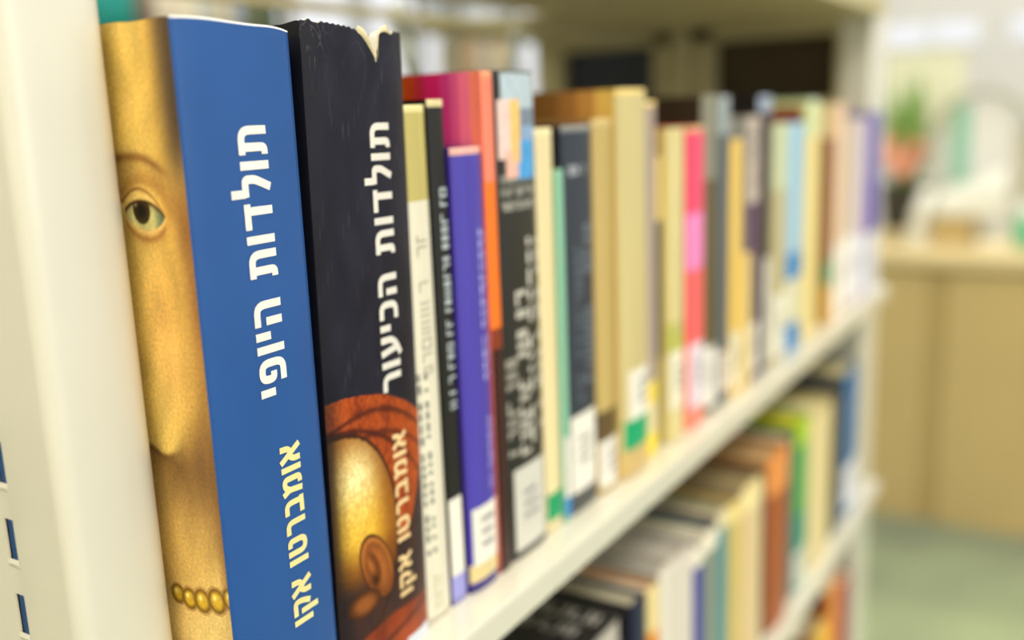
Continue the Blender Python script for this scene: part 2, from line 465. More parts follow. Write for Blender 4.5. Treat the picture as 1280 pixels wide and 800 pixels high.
# ---- lettering drawn as strokes (unit: letter height 1, y up, right-to-left script)
def corner(x0, y0, x1, y1, n=5, r=.2):
    return [(x0, y0)]
def rnd(pts, r=.18, n=5):
    """round the inner vertices of a polyline"""
    out = [pts[0]]
    for i in range(1, len(pts) - 1):
        p = Vector(pts[i]); a = Vector(pts[i - 1]) - p; c = Vector(pts[i + 1]) - p
        ra = min(r, a.length * .49, c.length * .49)
        s = p + a.normalized() * ra; e = p + c.normalized() * ra
        for k in range(n + 1):
            t = k / n
            q = s * (1 - t) ** 2 + p * 2 * t * (1 - t) + e * t * t
            out.append((q.x, q.y))
    out.append(pts[-1]); return out
G = {
 'ת': (.92, [rnd([(.0, .89), (.78, .89), (.78, 0)], .3), rnd([(.24, .89), (.24, .10), (.0, .10)], .12)]),
 'ו': (.24, [[(.12, 1), (.12, 0)]]),
 'ל': (.66, [[(.11, 1.38), (.11, .89), (.11, .89)], rnd([(.0, .89), (.56, .89), (.56, .55), (.28, 0)], .12)]),
 'ד': (.84, [[(0, .89), (.84, .89)], [(.60, .95), (.60, 0)]]),
 'ה': (.84, [rnd([(0, .89), (.72, .89), (.72, 0)], .3), [(.15, .58), (.15, 0)]]),
 'י': (.24, [[(.12, 1), (.12, .46)]]),
 'פ': (.80, [rnd([(.38, .47), (.12, .47), (.12, .89), (.68, .89), (.68, .11), (.0, .11)], .28)]),
 'כ': (.70, [rnd([(.0, .89), (.58, .89), (.58, .11), (.0, .11)], .34)]),
 'ע': (.78, [rnd([(.66, 1), (.66, .42), (.42, .16), (.0, -.04)], .2), [(.12, 1), (.30, .20)]]),
 'ר': (.70, [rnd([(0, .89), (.58, .89), (.58, 0)], .3)]),
 'א': (.80, [[(.02, 1.0), (.76, 0)], rnd([(.68, 1.0), (.66, .62), (.46, .46)], .15), rnd([(.10, 0), (.10, .36), (.30, .58)], .15)]),
 'מ': (.88, [rnd([(.02, 1), (.22, .66), (.14, 0)], .1), rnd([(.20, .62), (.38, .89), (.76, .89), (.76, .11), (.44, .11)], .28)]),
 'ב': (.82, [rnd([(.04, .89), (.62, .89), (.62, .11)], .28), [(.0, .11), (.82, .11)]]),
 'ט': (.86, [rnd([(.12, 1), (.12, .11), (.74, .11), (.74, .89), (.42, .89)], .3)]),
 'ק': (.80, [rnd([(0, .89), (.70, .89), (.70, .55), (.50, .10)], .3), [(.14, .60), (.14, -.32)]]),
 ' ': (.34, []),
}
def ribbon(pts, t):
    P = [Vector(p) for p in pts]
    P = [p for i, p in enumerate(P) if i == 0 or (p - P[i - 1]).length > 1e-5]
    out = []
    for i, p in enumerate(P):
        d0 = (p - P[i - 1]).normalized() if i else None
        d1 = (P[i + 1] - p).normalized() if i < len(P) - 1 else None
        if d0 is None: d0 = d1
        if d1 is None: d1 = d0
        n0 = Vector((-d0.y, d0.x)); n1 = Vector((-d1.y, d1.x)); m = (n0 + n1)
        m = m.normalized() if m.length > 1e-6 else n0
        k = 1 / max(.5, m.dot(n0))
        out.append((p + m * t / 2 * k, p - m * t / 2 * k))
    return out
def lettering(text, w, bulge, xbase, height, z_top, z_bot, thick, m, parent, gap=.22, name='lettering', lift=.00018, yfun=None, lab=None):
    """column of right-to-left lettering turned so it reads downwards, its foot towards +x"""
    tot = sum(G[c][0] for c in text) + gap * (len(text) - 1)
    sx = (z_top - z_bot) / tot
    vs = []; fs = []; pos = 0.0; q = 0
    for c in text:
        wd, strokes = G[c]
        for s in strokes:
            # work in metres so that stroke width stays even
            pts = [((pos + wd - px) * sx, py * height) for px, py in s]
            pts = [(a, b_) for a, b_ in pts]
            rb = ribbon(pts, thick * height)
            k = len(vs); q += 1
            for l_, r_ in rb:
                for pt in (l_, r_):
                    x = xbase - pt[1]; zz = z_top - pt[0]
                    y = (yfun(x) if yfun else spine_y(x, w, bulge)) - lift - .00001 * (q % 4)
                    vs.append((x, y, zz))
            for i in range(len(rb) - 1): fs.append((k + 2 * i, k + 2 * i + 1, k + 2 * i + 3, k + 2 * i + 2))
        pos += wd + gap
    o = mesh_obj(name, vs, fs, m, parent)
    return o

def marks(w, bulge, x0, x1, z_top, z_bot, m, parent, seed=0, density=.7, name='lettering', turned=True, stroke=.2, yfix=None, axis='spine'):
    """a line of small unreadable print: short bars and hooks as in blurred type. turned: runs down the spine; else across it"""
    rr = random.Random(seed); mb = MB(); h = x1 - x0 if turned else (z_top - z_bot)
    ln = (z_top - z_bot) if turned else (x1 - x0)
    pos = 0.0; t = h * stroke
    def put(a0, a1, b0, b1):      # a along line, b across (0..h)
        if turned:
            X0, X1, Z0, Z1 = x0 + b0, x0 + b1, z_top - a1, z_top - a0
        else:
            X0, X1, Z0, Z1 = x0 + a0, x0 + a1, z_bot + b0, z_bot + b1
        if axis == 'spine':
            v = [(X0, spine_y(X0, w, bulge) - .0002, Z0), (X1, spine_y(X1, w, bulge) - .0002, Z0), (X1, spine_y(X1, w, bulge) - .0002, Z1), (X0, spine_y(X0, w, bulge) - .0002, Z1)]
        else:                      # on the front cover (faces -X): x axis -> y
            v = [(-.0002, X0, Z0), (-.0002, X1, Z0), (-.0002, X1, Z1), (-.0002, X0, Z1)]
        mb.add(v, [(0, 1, 2, 3)])
    while pos < ln - h * .3:
        wd = h * rr.uniform(.35, .8)
        if pos + wd > ln: break
        if rr.random() < density:
            k = rr.randrange(4)
            if k != 0: put(pos, pos + wd, h - t if not turned else 0, h if not turned else t)
            if k != 1: put(pos, pos + t, 0, h)
            if k != 2: put(pos + wd - t, pos + wd, 0, h)
            if k == 3: put(pos, pos + wd, 0 if not turned else h - t, t if not turned else h)
        pos += wd + h * .22
        if rr.random() < .16: pos += h * .4
    return mb.build(name, m, parent)

PAGE = (226, 216, 184)
def book(X0, X1, h, label, spine, cover=None, d=.165, yf=0.0, hard=True, bulge=None, bands=(), cbands=(), Z0=SH, lean=0.0,
         label_z=None, label_x=(.06, .94), label_col=WHITE, label_marks=True, strip=None, text=(), page=PAGE, rough=.42, cap=None, group='books on the upper shelf', seed=1, coat=.12):
    """bands: (z_low, z_high, colour) on the spine in mm; cbands: (y_low, y_high, z_low, z_high, colour) on the near cover in mm"""
    w = X1 - X0
    bands = list(bands)
    if cap: bands.insert(0, (h * 1000 - 3.0, h * 1000 + 1, cap))
    o = empty('book', (X0, yf, Z0), (0, lean, 0), label=label, cat='book', group=group)
    t = T_HARD if hard else .0005
    if bulge is None: bulge = min(.004, w * .10) if hard else .0006
    cover = cover or spine
    cols = [spine, cover] + [b_[2] for b_ in bands] + [c[4] for c in cbands]
    ms = [mat(c, rough, coat, .12, 220, (1.5, 1.5, .03), name='book_cloth') for c in cols]
    rows = [0, .004, h - .0015, h]
    for b_ in bands: rows += [b_[0] / 1000, b_[1] / 1000]
    for c in cbands: rows += [c[2] / 1000, c[3] / 1000]
    rows = [min(max(r, 0), h) for r in rows]
    sy = [d, .008, .0015] + [c[0] / 1000 for c in cbands] + [c[1] / 1000 for c in cbands]
    sy = sorted({min(d, round(y, 5)) for y in sy if y > 0}, reverse=True)
    def zone(tg, p, z):
        if tg == 'spine':
            for k, b_ in enumerate(bands):
                if b_[0] / 1000 <= z < b_[1] / 1000: return 2 + k
            return 0
        if tg == 'front':
            for k, c in enumerate(cbands):
                if c[0] / 1000 <= p < c[1] / 1000 and c[2] / 1000 <= z < c[3] / 1000: return 2 + len(bands) + k
            if p < .004 and cover == spine: return 0
        return 1
    cover_mesh(w, h, d, t, bulge, zone, ms, o, 12, rows, None, None, sy)
    page_block(w, h, d, t, hard, page, o)
    if label_z:
        m_l = mat(label_col, .55, 0, .03, 90, name='label_paper')
        s = sticker(w, bulge, w * label_x[0], w * label_x[1], label_z[0] / 1000, label_z[1] / 1000, m_l, o)
        if label_marks:
            zc = (label_z[0] + label_z[1]) / 2000; lw = w * (label_x[1] - label_x[0])
            hh = min(.0028, (label_z[1] - label_z[0]) / 9000)
            mbx = MB()
            rr = random.Random(seed)
            for q in range(3):
                zq = zc + (1 - q) * hh * 2.2
                x = w * label_x[0] + lw * .28
                while x < w * label_x[0] + lw * .72:
                    ww = hh * rr.uniform(.3, .7)
                    y = spine_y(x, w, bulge) - .0004
                    mbx.add([(x, y, zq), (x + ww, y, zq), (x + ww, y, zq + hh), (x, y, zq + hh)], [(0, 1, 2, 3)]); x += ww + hh * .35
            if mbx.f: mbx.build('call_number', mat((120, 120, 125), .6), s)
    for k, st in enumerate(strip or ()):
        sticker(w, bulge, w * st[3], w * st[4], st[0] / 1000, st[1] / 1000, mat(st[2], .45, .1, .03, 90, name='tape'), o, 'tape_strip')
    for k, tx in enumerate(text):     # (x0f, x1f, z_top, z_bot, colour, turned[, density, stroke])
        marks(w, bulge, w * tx[0], w * tx[1], tx[2] / 1000, tx[3] / 1000, mat(tx[4], .5, name='print_ink'), o, seed * 13 + k, tx[6] if len(tx) > 6 else .95, 'lettering', tx[5], tx[7] if len(tx) > 7 else .22)
    return o

# ---- painting helpers
def mix(a, b_, t):
    t = max(0.0, min(1.0, t)); return tuple(a[i] * (1 - t) + b_[i] * t for i in range(3))
def sst(e0, e1, x):
    t = max(0.0, min(1.0, (x - e0) / (e1 - e0))); return t * t * (3 - 2 * t)
def interp(x, pts):
    if x <= pts[0][0]: return pts[0][1]
    for (a, b_), (c, d_) in zip(pts, pts[1:]):
        if x <= c: return b_ + (d_ - b_) * (x - a) / (c - a)
    return pts[-1][1]
def bell(d, s): return math.exp(-(d / s) ** 2)

BLUE = (34, 80, 146)
def paint_one(tag_, x, y, z):
    """near cover of the blue book: a generic painted portrait of half a face"""
    if tag_ != 'front' or y > 50: return BLUE
    s = y
    n = noise.noise(Vector((s * .16, z * .07, 3.1))) * .5 + noise.noise(Vector((s * .6, z * .5, 1.1))) * .18
    c = mix((206, 164, 78), (226, 192, 102), sst(8, 22, s))
    c = mix(c, (234, 192, 96), .6 * bell(s - 20, 6) * bell(z - 228, 30))
    c = mix(c, (74, 58, 42), .97 * (1 - sst(1, 13, s)) * sst(186, 222, z))          # dark hair by the temple
    c = mix(c, (132, 86, 46), .75 * (1 - sst(0, 9, s)) * sst(118, 160, z) * (1 - sst(185, 205, z)))
    c = mix(c, (150, 96, 44), .5 * bell(s - 3, 4) * bell(z - 190, 12))
    c = mix(c, (222, 160, 84), .5 * bell(s - 17, 8) * bell(z - 160, 22))
    # brow
    zb = interp(s, [(6, 203.5), (12, 207.2), (16, 209.2), (20, 210.3), (25, 210.6), (30, 210.2)])
    c = mix(c, (120, 76, 38), .75 * bell(z - zb, 1.5) * sst(5, 14, s))
    c = mix(c, (150, 110, 58), .35 * bell(z - zb + 3, 4) * sst(3, 12, s))
    # eye socket and lid
    ex, ez = 20.6, 192.4
    r = math.hypot((s - ex) / 12.5, (z - ez - 1) / 10.5)
    c = mix(c, (150, 98, 46), .5 * bell(r - .95, .22) * (.4 + .6 * sst(188, 196, z)))
    zlid = ez + 8.2 - ((s - 22.5) / 10.5) ** 2 * 7
    c = mix(c, (238, 202, 118), .8 * bell(z - (zlid - 2.2), 1.9) * (1 - sst(.9, 1.1, abs(s - 22.5) / 10.5)))
    c = mix(c, (128, 78, 36), .75 * bell(z - zlid, .55) * (1 - sst(.85, 1.1, abs(s - 22.5) / 10.5)))
    u = (s - 20.4) / 9.4
    if abs(u) < 1:
        top = ez + 4.0 * (1 - u * u) ** .8 + .3 + .9 * u; bot = ez - 5.0 * (1 - u * u) ** .7 + .4 * u
        if bot < z < top:
            e = mix((196, 186, 120), (100, 112, 84), sst(19, 13, s) if False else 1 - sst(12.5, 17.5, s))
            e = mix(e, (228, 220, 160), .7 * bell(s - 26, 1.6))
            ri = math.hypot((s - 21.8) / 4.5, (z - 193.8) / 4.9)
            e = mix(e, (52, 42, 22), 1 - sst(.8, 1.0, ri))
            e = mix(e, (26, 20, 14), 1 - sst(.35, .6, ri))
            e = mix(e, (235, 228, 205), .9 * bell(math.hypot(s - 24.4, z - 195.6), .6))
            e = mix(e, (70, 45, 24), .8 * bell(z - top, 1.1))
            c = e
        c = mix(c, (60, 36, 20), .9 * bell(z - top, .5)) if z >= top - .4 else c
        c = mix(c, (232, 186, 120), .7 * bell(z - (bot - .7), .6)) if z < bot else c
        c = mix(c, (140, 84, 44), .55 * bell(z - (bot - 2.8), 1.1)) if z < bot else c
    # cheek, jaw and neck
    c = mix(c, (240, 188, 108), .5 * bell(s - 16, 8) * bell(z - 142, 18))
    c = mix(c, (128, 88, 48), .62 * (1 - sst(0, 13, s)) * (1 - sst(108, 165, z)))
    zj = interp(s, [(0, 124), (6, 121), (12, 117), (17, 113.5), (22, 111.6), (25, 111.5), (30, 114)])
    dz = zj - z
    nk = mix((120, 86, 46), (214, 174, 96), sst(2, 46, dz + (s - 12) * 1.1))
    nk = mix(nk, (232, 198, 122), sst(40, 66, dz))
    nk = mix(nk, (120, 82, 44), .55 * (1 - sst(0, 5, s)) * (1 - sst(50, 80, dz)))
    soft = 1.6 + 11 * (1 - sst(10, 22, s))
    c = mix(c, nk, sst(-soft, soft, dz))
    c = mix(c, (92, 60, 34), .6 * bell(dz - .3, 1.2) * sst(13, 23, s))
    # string of beads
    for bx, bz, br in ((25.5, 61.2, 3.2), (19.8, 60.6, 3.5), (13.4, 61.2, 3.9), (6.2, 62.8, 4.1), (-.6, 65, 3.6)):
        rr_ = math.hypot(s - bx, (z - bz) * .92) / br
        if rr_ < 1.25:
            bc = mix((206, 166, 44), (116, 82, 18), sst(.45, 1.0, rr_))
            bc = mix(bc, (250, 232, 150), bell(math.hypot(s - bx - .9, z - bz - 1.0), 1.0))
            c = mix(bc, mix(c, (150, 110, 60), .5), sst(.92, 1.12, rr_))
    g_ = 1 + n * .22
    return tuple(max(0, min(255, v * g_)) for v in c)

NAVY = (22, 21, 34)
def paint_two(tag_, x, y, z):
    """spine of the dark book: a generic painted head under a rust-red cloth"""
    if tag_ == 'front': return (20, 20, 26)
    if tag_ != 'spine': return NAVY
    n = noise.noise(Vector((x * .12, z * .06, 7.7))); n2 = noise.noise(Vector((x * .5, z * .3, 2.2)))
    base = mix(NAVY, (33, 33, 48), .5 + .8 * n)
    zt = interp(x, [(0, 117), (8, 117.8), (17, 117), (30, 114.5), (36, 112.2), (45, 108), (56, 101)])
    if z > zt: c = base
    else:
        rust = mix((170, 74, 26), (120, 44, 20), .5 + .7 * n)
        rust = mix(rust, (198, 92, 34), .5 * bell(n2 - .2, .25))
        for f0, am in (((104, .30, 12), .85), ((109.5, .14, 24), .75), ((96, .75, 40), .6)):
            zf = f0[0] - f0[1] * (x - f0[2]) * .6 - .012 * (x - f0[2]) ** 2
            rust = mix(rust, (62, 22, 18), am * bell(z - zf, 1.2 + .5 * n))
        c = rust
        # dark cloth under the ear and to the lower side
        dk = mix((48, 34, 38), (66, 38, 34), .5 + n)
        edge = interp(z, [(20, 30), (45, 37), (60, 47), (75, 54), (90, 57)])
        c = mix(c, dk, sst(edge - 1, edge + 1, x) * (1 - sst(70, 92, z)))
        c = mix(c, dk, 1 - sst(52, 58, z + .3 * x - 8))
        # head
        u = (x - 5) / 30.5; v = (z - 60) / 43.5
        r = math.hypot(u, v) + .012 * n2
        if r < 1.04:
            hd = mix((232, 180, 50), (140, 82, 24), sst(.4, .98, r))
            hd = mix(hd, (255, 246, 196), .97 * bell(math.hypot((x - 12) / 11, (z - 84) / 14), 1))
            hd = mix(hd, (236, 196, 84), .5 * bell(math.hypot((x - 12) / 9, (z - 66) / 20), 1))
            hd = mix(hd, (104, 54, 20), .85 * (1 - sst(44, 62, z)))
            hd = mix(hd, (60, 34, 18), .8 * (1 - sst(0, 4.5, x)))  # shaded left edge of the spine painted into the head
            hd = mix(hd, (150, 92, 30), .22 * bell(n2, .18))
            if z < 46: hd = mix(hd, dk, sst(46, 38, z) if False else 1 - sst(36, 48, z))
            c = mix(hd, mix((50, 24, 16), c, sst(1.0, 1.04, r)), sst(.965, 1.0, r))
        # ear
        ax, az = 21.5, 45.5
        dx, dz = x - ax, z - az
        ca, sa = math.cos(-.42), math.sin(-.42)
        ux, uz = dx * ca - dz * sa, dx * sa + dz * ca
        re = math.hypot(ux / 8.2, uz / 15.5)
        if re < 1.06:
            ec = mix((164, 94, 40), (112, 58, 24), sst(.3, 1, re))
            ec = mix(ec, (196, 124, 54), .7 * bell(re - .86, .09) * sst(-12, 6, uz + ux))
            inner = math.hypot((ux + 2.0) / 4.2, (uz - 2.0) / 9.5)
            ec = mix(ec, (92, 44, 18), .85 * (1 - sst(.6, 1.0, inner)))
            ec = mix(ec, (196, 118, 52), .7 * bell(math.hypot((ux + 3.0) / 1.6, (uz - 3) / 6.5), 1))
            ec = mix(ec, (48, 20, 10), .9 * bell(math.hypot((ux + 3.6) / 2.2, (uz + 4) / 3.2), 1))
            c = mix(ec, mix((44, 22, 16), c, sst(1.0, 1.06, re)), sst(.95, 1.0, re))
        lobe = math.hypot((x - 13) / 9.5, (z - 33) / 5.5)
        if lobe < 1.05:
            c = mix(mix((140, 80, 36), (70, 36, 18), sst(.3, 1, lobe)), c, sst(.92, 1.05, lobe))
        # rust cloth again at the foot
        zb = interp(x, [(0, 6), (9, 15), (12, 19), (30, 22), (56, 21)])
        foot = mix((164, 70, 28), (112, 42, 22), .5 + .9 * n)
        foot = mix(foot, (60, 26, 20), .7 * bell(z - (6 + .22 * x), 1.3))
        c = mix(foot, c, sst(zb - .8, zb + .8, z))
    c = mix(c, (16, 15, 19), .5 * (1 - sst(0, 10, x)))  # shade on the left of the rounded spine, painted into the print
    wv = abs(noise.noise(Vector((x * .35 + z * .1, z * .12, 4.4))))
    c = mix(c, (128, 118, 108), .55 * (1 - sst(0, .05, wv)) * sst(222, 250, z) * (1 - sst(5, 15, x)))
    c = mix(c, (110, 112, 122), .3 * (1 - sst(0, .02, abs(noise.noise(Vector((x * .12 - z * .05, z * .03, 9.4)))))) * sst(110, 130, z))
    return tuple(max(0, min(255, v)) for v in c)

m_white_edge = mat((236, 236, 232), .6, 0, .02, name='paper_edge')
# ---- the blue book
W1, H1 = .0490, .2510
bk = empty('book', (.2032, 0, SH), label='thick blue book with white lettering and half a painted face on its cover', cat='book', group='books on the upper shelf')
m_blue = mat(BLUE, .38, .12, .05, 35, name='blue_jacket', bump=.3)
m_p1 = print_mat('portrait_print', .4, .1)
rows = [i * .0004 for i in range(int(H1 / .0004))] + [H1]
sy = [.15, .08, .0502, .0498, .0302] + [.030 - i * .00035 for i in range(86)]
sy = [y for y in sy if y > .0004] 
def ztop1(c, x, y):
    if c == 'front': return H1 + .0002 * math.sin(y * 300)
    if c == 'spine': return H1 + .0005 * math.sin(x * 120 + .6) - .0018 * max(0, (x - .036) / .013) ** 2
    return H1 - .0018
cover_mesh(W1, H1, .150, .0011, .0014, lambda tg, p, z: (2 if z > H1 - .0004 and tg == 'spine' else (1 if (tg == 'front' and p < .05) else 0)), [m_blue, m_p1, m_white_edge], bk, 24, rows, ztop1, None, sy, paint_one, rim=2)
page_block(W1, H1 - .002, .148, .0034, True, (236, 232, 220), bk)
lettering('תולדות היופי', W1, .0014, .2367 - .2032, .0125, .2188, .1287, .222, mat((226, 226, 222), .5, name='white_ink'), bk)
lettering('אומברטו אקו', W1, .0014, .2397 - .2032, .0096, .1092, .0418, .228, mat((226, 216, 152), .5, name='cream_ink'), bk)

# ---- the dark book with a torn jacket
W2, H2 = .0560, .2530
bk = empty('book', (.2545, 0.001, SH), (0, .018, 0), label='dark navy book with a torn jacket and a painted head wrapped in rust cloth', cat='book', group='books on the upper shelf')
m_p2 = print_mat('jacket_print', .4, .04)
rows = [i * .00035 for i in range(int(.120 / .00035))] + [.120 + i * .004 for i in range(30)] + [H2 - .012 + i * .0006 for i in range(20)] + [H2]
rows = [r for r in rows if r <= H2]
def ztop2(c, x, y):
    X = x * 1000
    if c == 'front': return H2 + .0006 * math.sin(y * 500)
    if c == 'back': return H2
    z = interp(X, [(0, 253.2), (4, 254), (6, 252.8), (9, 253.4), (15, 253.0), (22, 252.6), (27, 251.6), (30, 249.8), (33, 246.8), (35.8, 243.6), (36.6, 241.0), (37.3, 241.2), (37.9, 250.0), (40, 252.2), (44, 253), (47, 251.6), (50, 252.9), (56, 253)])
    return z / 1000 + .0002 * math.sin(X * 2.3)
xs2 = [W2 * i / 160 for i in range(161)]
cover_mesh(W2, H2, .155, .0011, .0030, lambda tg, p, z: 1 if tg == 'spine' else 0, [mat((26, 26, 32), .35, .3, .06, name='dark_jacket'), m_p2, m_white_edge], bk, 24, rows, ztop2, xs2, None, paint_two, rim=2)
page_block(W2, H2 - .004, .153, .0036, True, (228, 222, 200), bk)
m_rev = mat((222, 206, 168), .6, .0, .12, 160, name='jacket_reverse')
def yy(x): return spine_y(x, W2, .0030)
# curled scrap of jacket beside the tear
fl = []; ff = []
curl = [(26.8, 251.8, .2, 253.4, 1.0), (28.5, 251.0, .6, 252.9, 2.0), (30.0, 249.9, 1.0, 252.2, 2.3), (31.5, 248.5, 1.3, 250.8, 2.2), (33.0, 246.9, 1.3, 249.2, 1.9), (34.5, 245.2, 1.0, 247.3, 1.5), (35.8, 243.8, .6, 245.6, .9), (36.6, 241.2, .2, 243.2, .4)]
for x, z0, l0, z1, l1 in curl:
    X = x / 1000
    fl += [(X, yy(X) - .0001, z0 / 1000 - .0008), (X - .0004, yy(X) - l0 / 1000, (z0 * .5 + z1 * .5) / 1000), (X + .0002, yy(X) - .0004, z1 / 1000), (X + .0008, yy(X) + .0006, z1 / 1000 - .0006)]
for i in range(len(curl) - 1):
    for k in range(3): ff.append((i * 4 + k, (i + 1) * 4 + k, (i + 1) * 4 + k + 1, i * 4 + k + 1))
o = mesh_obj('torn_flap', fl, ff, m_rev, bk, smooth=True); o['label'] = 'curled cream scrap of torn jacket'
fl = []; ff = []
for x, z0, z1 in ((37.4, 241.5, 246.0), (38.2, 249.6, 251.0), (39.6, 251.4, 252.8), (41.5, 252.0, 254.0), (44, 252.2, 255.0), (46.0, 251.6, 253.2), (47.2, 251.4, 252.2)):
    X = x / 1000; fl += [(X, yy(X) - .0003, z0 / 1000), (X, yy(X) - .0008, (z0 + z1) / 2000), (X, yy(X) - .0001, z1 / 1000)]
for i in range(6):
    for k in range(2): ff.append((i * 3 + k, (i + 1) * 3 + k, (i + 1) * 3 + k + 1, i * 3 + k + 1))
mesh_obj('torn_flap', fl, ff, m_rev, bk, smooth=True)
lettering('תולדות הכיעור', W2, .0030, .0425, .0118, .2188, .1145, .225, mat((220, 216, 208), .5, name='white_ink2'), bk)
lettering('אומברטו אקו', W2, .0030, .0434, .0088, .0962, .0262, .225, mat((232, 200, 148), .5, name='peach_ink'), bk)
sticker(W2, .0030, .038, .0555, .0005, .0062, mat((206, 212, 222), .5, name='label_paper_blue'), bk)

GREY = (170, 166, 156); BLK = (34, 34, 34)
# ---- the rest of the upper row, near to far
book(.3125, .3320, .2245, 'cream book with an olive-gold band round its head, beside the torn dark book', (224, 218, 198), (214, 204, 170), yf=.004,
     bands=((186, 225, (190, 176, 106)),), text=((.35, .7, 172, 112, (176, 170, 156), True, .9, .15), (.14, .46, 114, 30, (128, 128, 120), True, 1, .3), (.3, .6, 22, 2, (200, 198, 170), True)), hard=True, cap=(226, 214, 150), seed=3)
book(.3325, .3440, .2265, 'narrow black book with small white print standing before the violet one', (26, 26, 25), (18, 18, 18), yf=.003, hard=False, label_z=(14, 51), label_x=(.04, .86), label_marks=False,
     bands=((0, 14, (150, 150, 214)),), text=((.45, .9, 190, 92, (176, 186, 190), True, .95, .22),), cap=(214, 200, 150), seed=4)
book(.3456, .3698, .2060, 'short violet book with a pale vertical title and white call-number label', (72, 62, 166), (60, 40, 140), yf=.002, d=.14,
     bands=((0, 5, (60, 50, 130)), (5, 14, (214, 196, 140))), label_z=(13, 41), label_x=(.10, .98), text=((.66, .93, 170, 96, (176, 172, 232), True, 1, .3), (.70, .92, 82, 45, (160, 154, 222), True, 1, .3)), cap=(226, 170, 160), seed=5, page=(228, 196, 176))
book(.3702, .3795, .2385, 'tall magenta and orange book rising behind the violet one', (244, 116, 30), (226, 36, 112), yf=.0005, d=.19, hard=True, bulge=.0005,
     bands=((190, 239, (246, 130, 104)), (0, 112, (52, 18, 20)), (112, 122, (130, 50, 24))),
     cbands=((0, 6, 0, 239, (250, 130, 110)), (6, 12, 0, 239, (246, 116, 150)), (12, 17, 0, 239, (236, 90, 150)), (17, 22, 0, 239, (220, 60, 140)), (31, 36, 0, 239, (214, 50, 70)), (36, 41, 0, 239, (220, 76, 30)), (41, 60, 0, 239, (226, 104, 16))), cap=(236, 150, 110), seed=6)
b7 = book(.3800, .4180, .2392, 'black book with a photograph strip at its head and stacked white lettering', (36, 36, 33), (20, 20, 22), yf=.002, d=.18, hard=True, bulge=.0016,
     label_z=(4, 47), label_x=(.16, .93), label_col=(206, 204, 194),
     text=((.66, .96, 161, 118, (206, 202, 192), True, .98, .26), (.62, .94, 112, 78, (206, 202, 192), True, .98, .26), (.34, .60, 136, 96, (196, 192, 182), True, .98, .26), (.62, .94, 76, 50, (200, 196, 186), True, .98, .26),
           (.36, .60, 92, 50, (190, 186, 176), True, .98, .26), (.08, .32, 104, 52, (150, 146, 136), True, .95, .24),
           (.12, .9, 191.5, 187.5, (176, 174, 164), False, .95), (.12, .9, 185.5, 181.5, (176, 174, 164), False, .95), (.12, .9, 179, 175, (176, 174, 164), False, .95)), seed=7)
w7 = .038
for x0, x1, z0, z1, c in ((.18, .98, 222, 238, (176, 192, 204)), (.18, .98, 207, 222, (112, 128, 146)), (.10, .36, 199, 226, (228, 196, 190)), (.36, .58, 197, 226, (236, 190, 110)), (.24, .52, 190, 202, (226, 178, 164)), (.50, .93, 189, 207, (64, 152, 216)), (.62, .97, 207, 214, (130, 160, 200))):
    sticker(w7, .0016, w7 * x0, w7 * x1, z0 / 1000, z1 / 1000, mat(c, .35, .2, .1, 200, name='photo_print'), b7, 'photo_patch', .0002 + .0001 * (z1 < 227)+ .00006 * (x0 > .2))
book(.4190, .4375, .2120, 'plain cream book with a green strip at its foot', (226, 210, 164), (220, 198, 150), yf=.003, bulge=.0012, strip=((6, 21, (0, 150, 96), .1, .98),), text=((.2, .8, 52, 26, (206, 178, 140), False),), cap=(240, 226, 176), seed=8)
book(.4378, .4445, .1910, 'thin mint green book tucked between cream and dark navy ones', (136, 190, 164), None, yf=.001, d=.13, hard=False, label_z=(14, 48), label_marks=False, strip=((3, 14, (40, 130, 200), .02, .98),), seed=9)
book(.4450, .4790, .2125, 'dark navy book with a small white title and a tall white label', (42, 51, 66), (24, 28, 36), yf=.002, d=.15, hard=True, bulge=.001,
     label_z=(12, 56), label_x=(.08, .92), bands=((0, 12, (62, 66, 66)),), text=((.2, .85, 192, 187, (190, 196, 202), False, .98), (.62, .9, 160, 62, (104, 114, 126), True, .9), (.3, .55, 150, 62, (84, 94, 106), True, .9)), cap=(130, 132, 130), seed=10)
book(.4795, .5045, .2150, 'worn tan book with a smooth khaki spine and a white label', (186, 162, 100), (160, 120, 70), yf=.002, d=.15, label_z=(4, 32), bands=((32, 50, (92, 74, 44)),), cap=(206, 184, 124), seed=11, page=(206, 178, 116))
book(.5055, .5465, .2310, 'tall yellowed book with brown cover, green strip and white call label', (196, 182, 130), (140, 98, 48), yf=.000, d=.17, hard=True, bulge=.004,
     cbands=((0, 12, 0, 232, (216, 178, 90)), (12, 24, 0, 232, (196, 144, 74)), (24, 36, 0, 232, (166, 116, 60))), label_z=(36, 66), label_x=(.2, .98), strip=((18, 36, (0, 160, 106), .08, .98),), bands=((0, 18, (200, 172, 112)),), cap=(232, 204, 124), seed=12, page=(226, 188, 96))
book(.5475, .5670, .2240, 'mauve-grey book with yellow patches near its foot', (164, 146, 136), (150, 132, 120), yf=.002, d=.16, bands=((0, 16, (240, 214, 60)), (16, 36, (222, 206, 160)), (36, 50, (236, 208, 84))), cap=(236, 206, 130), seed=13, page=(236, 206, 140))
book(.5680, .5800, .1900, 'thin dark green-black book between the mauve and the pale yellow ones', (66, 74, 70), (60, 66, 62), yf=.004, d=.14, hard=False, bands=((150, 190, (226, 200, 128)), (0, 60, (150, 140, 90))), seed=30)
book(.5810, .6110, .2070, 'pale yellow book beside the bright pink one', (210, 196, 138), (220, 192, 112), yf=.001, d=.16, label_z=(22, 62), label_col=(226, 220, 196), text=((.3, .6, 165, 70, (196, 190, 150), True, .9),), bands=((60, 82, (178, 178, 88)),), seed=14)
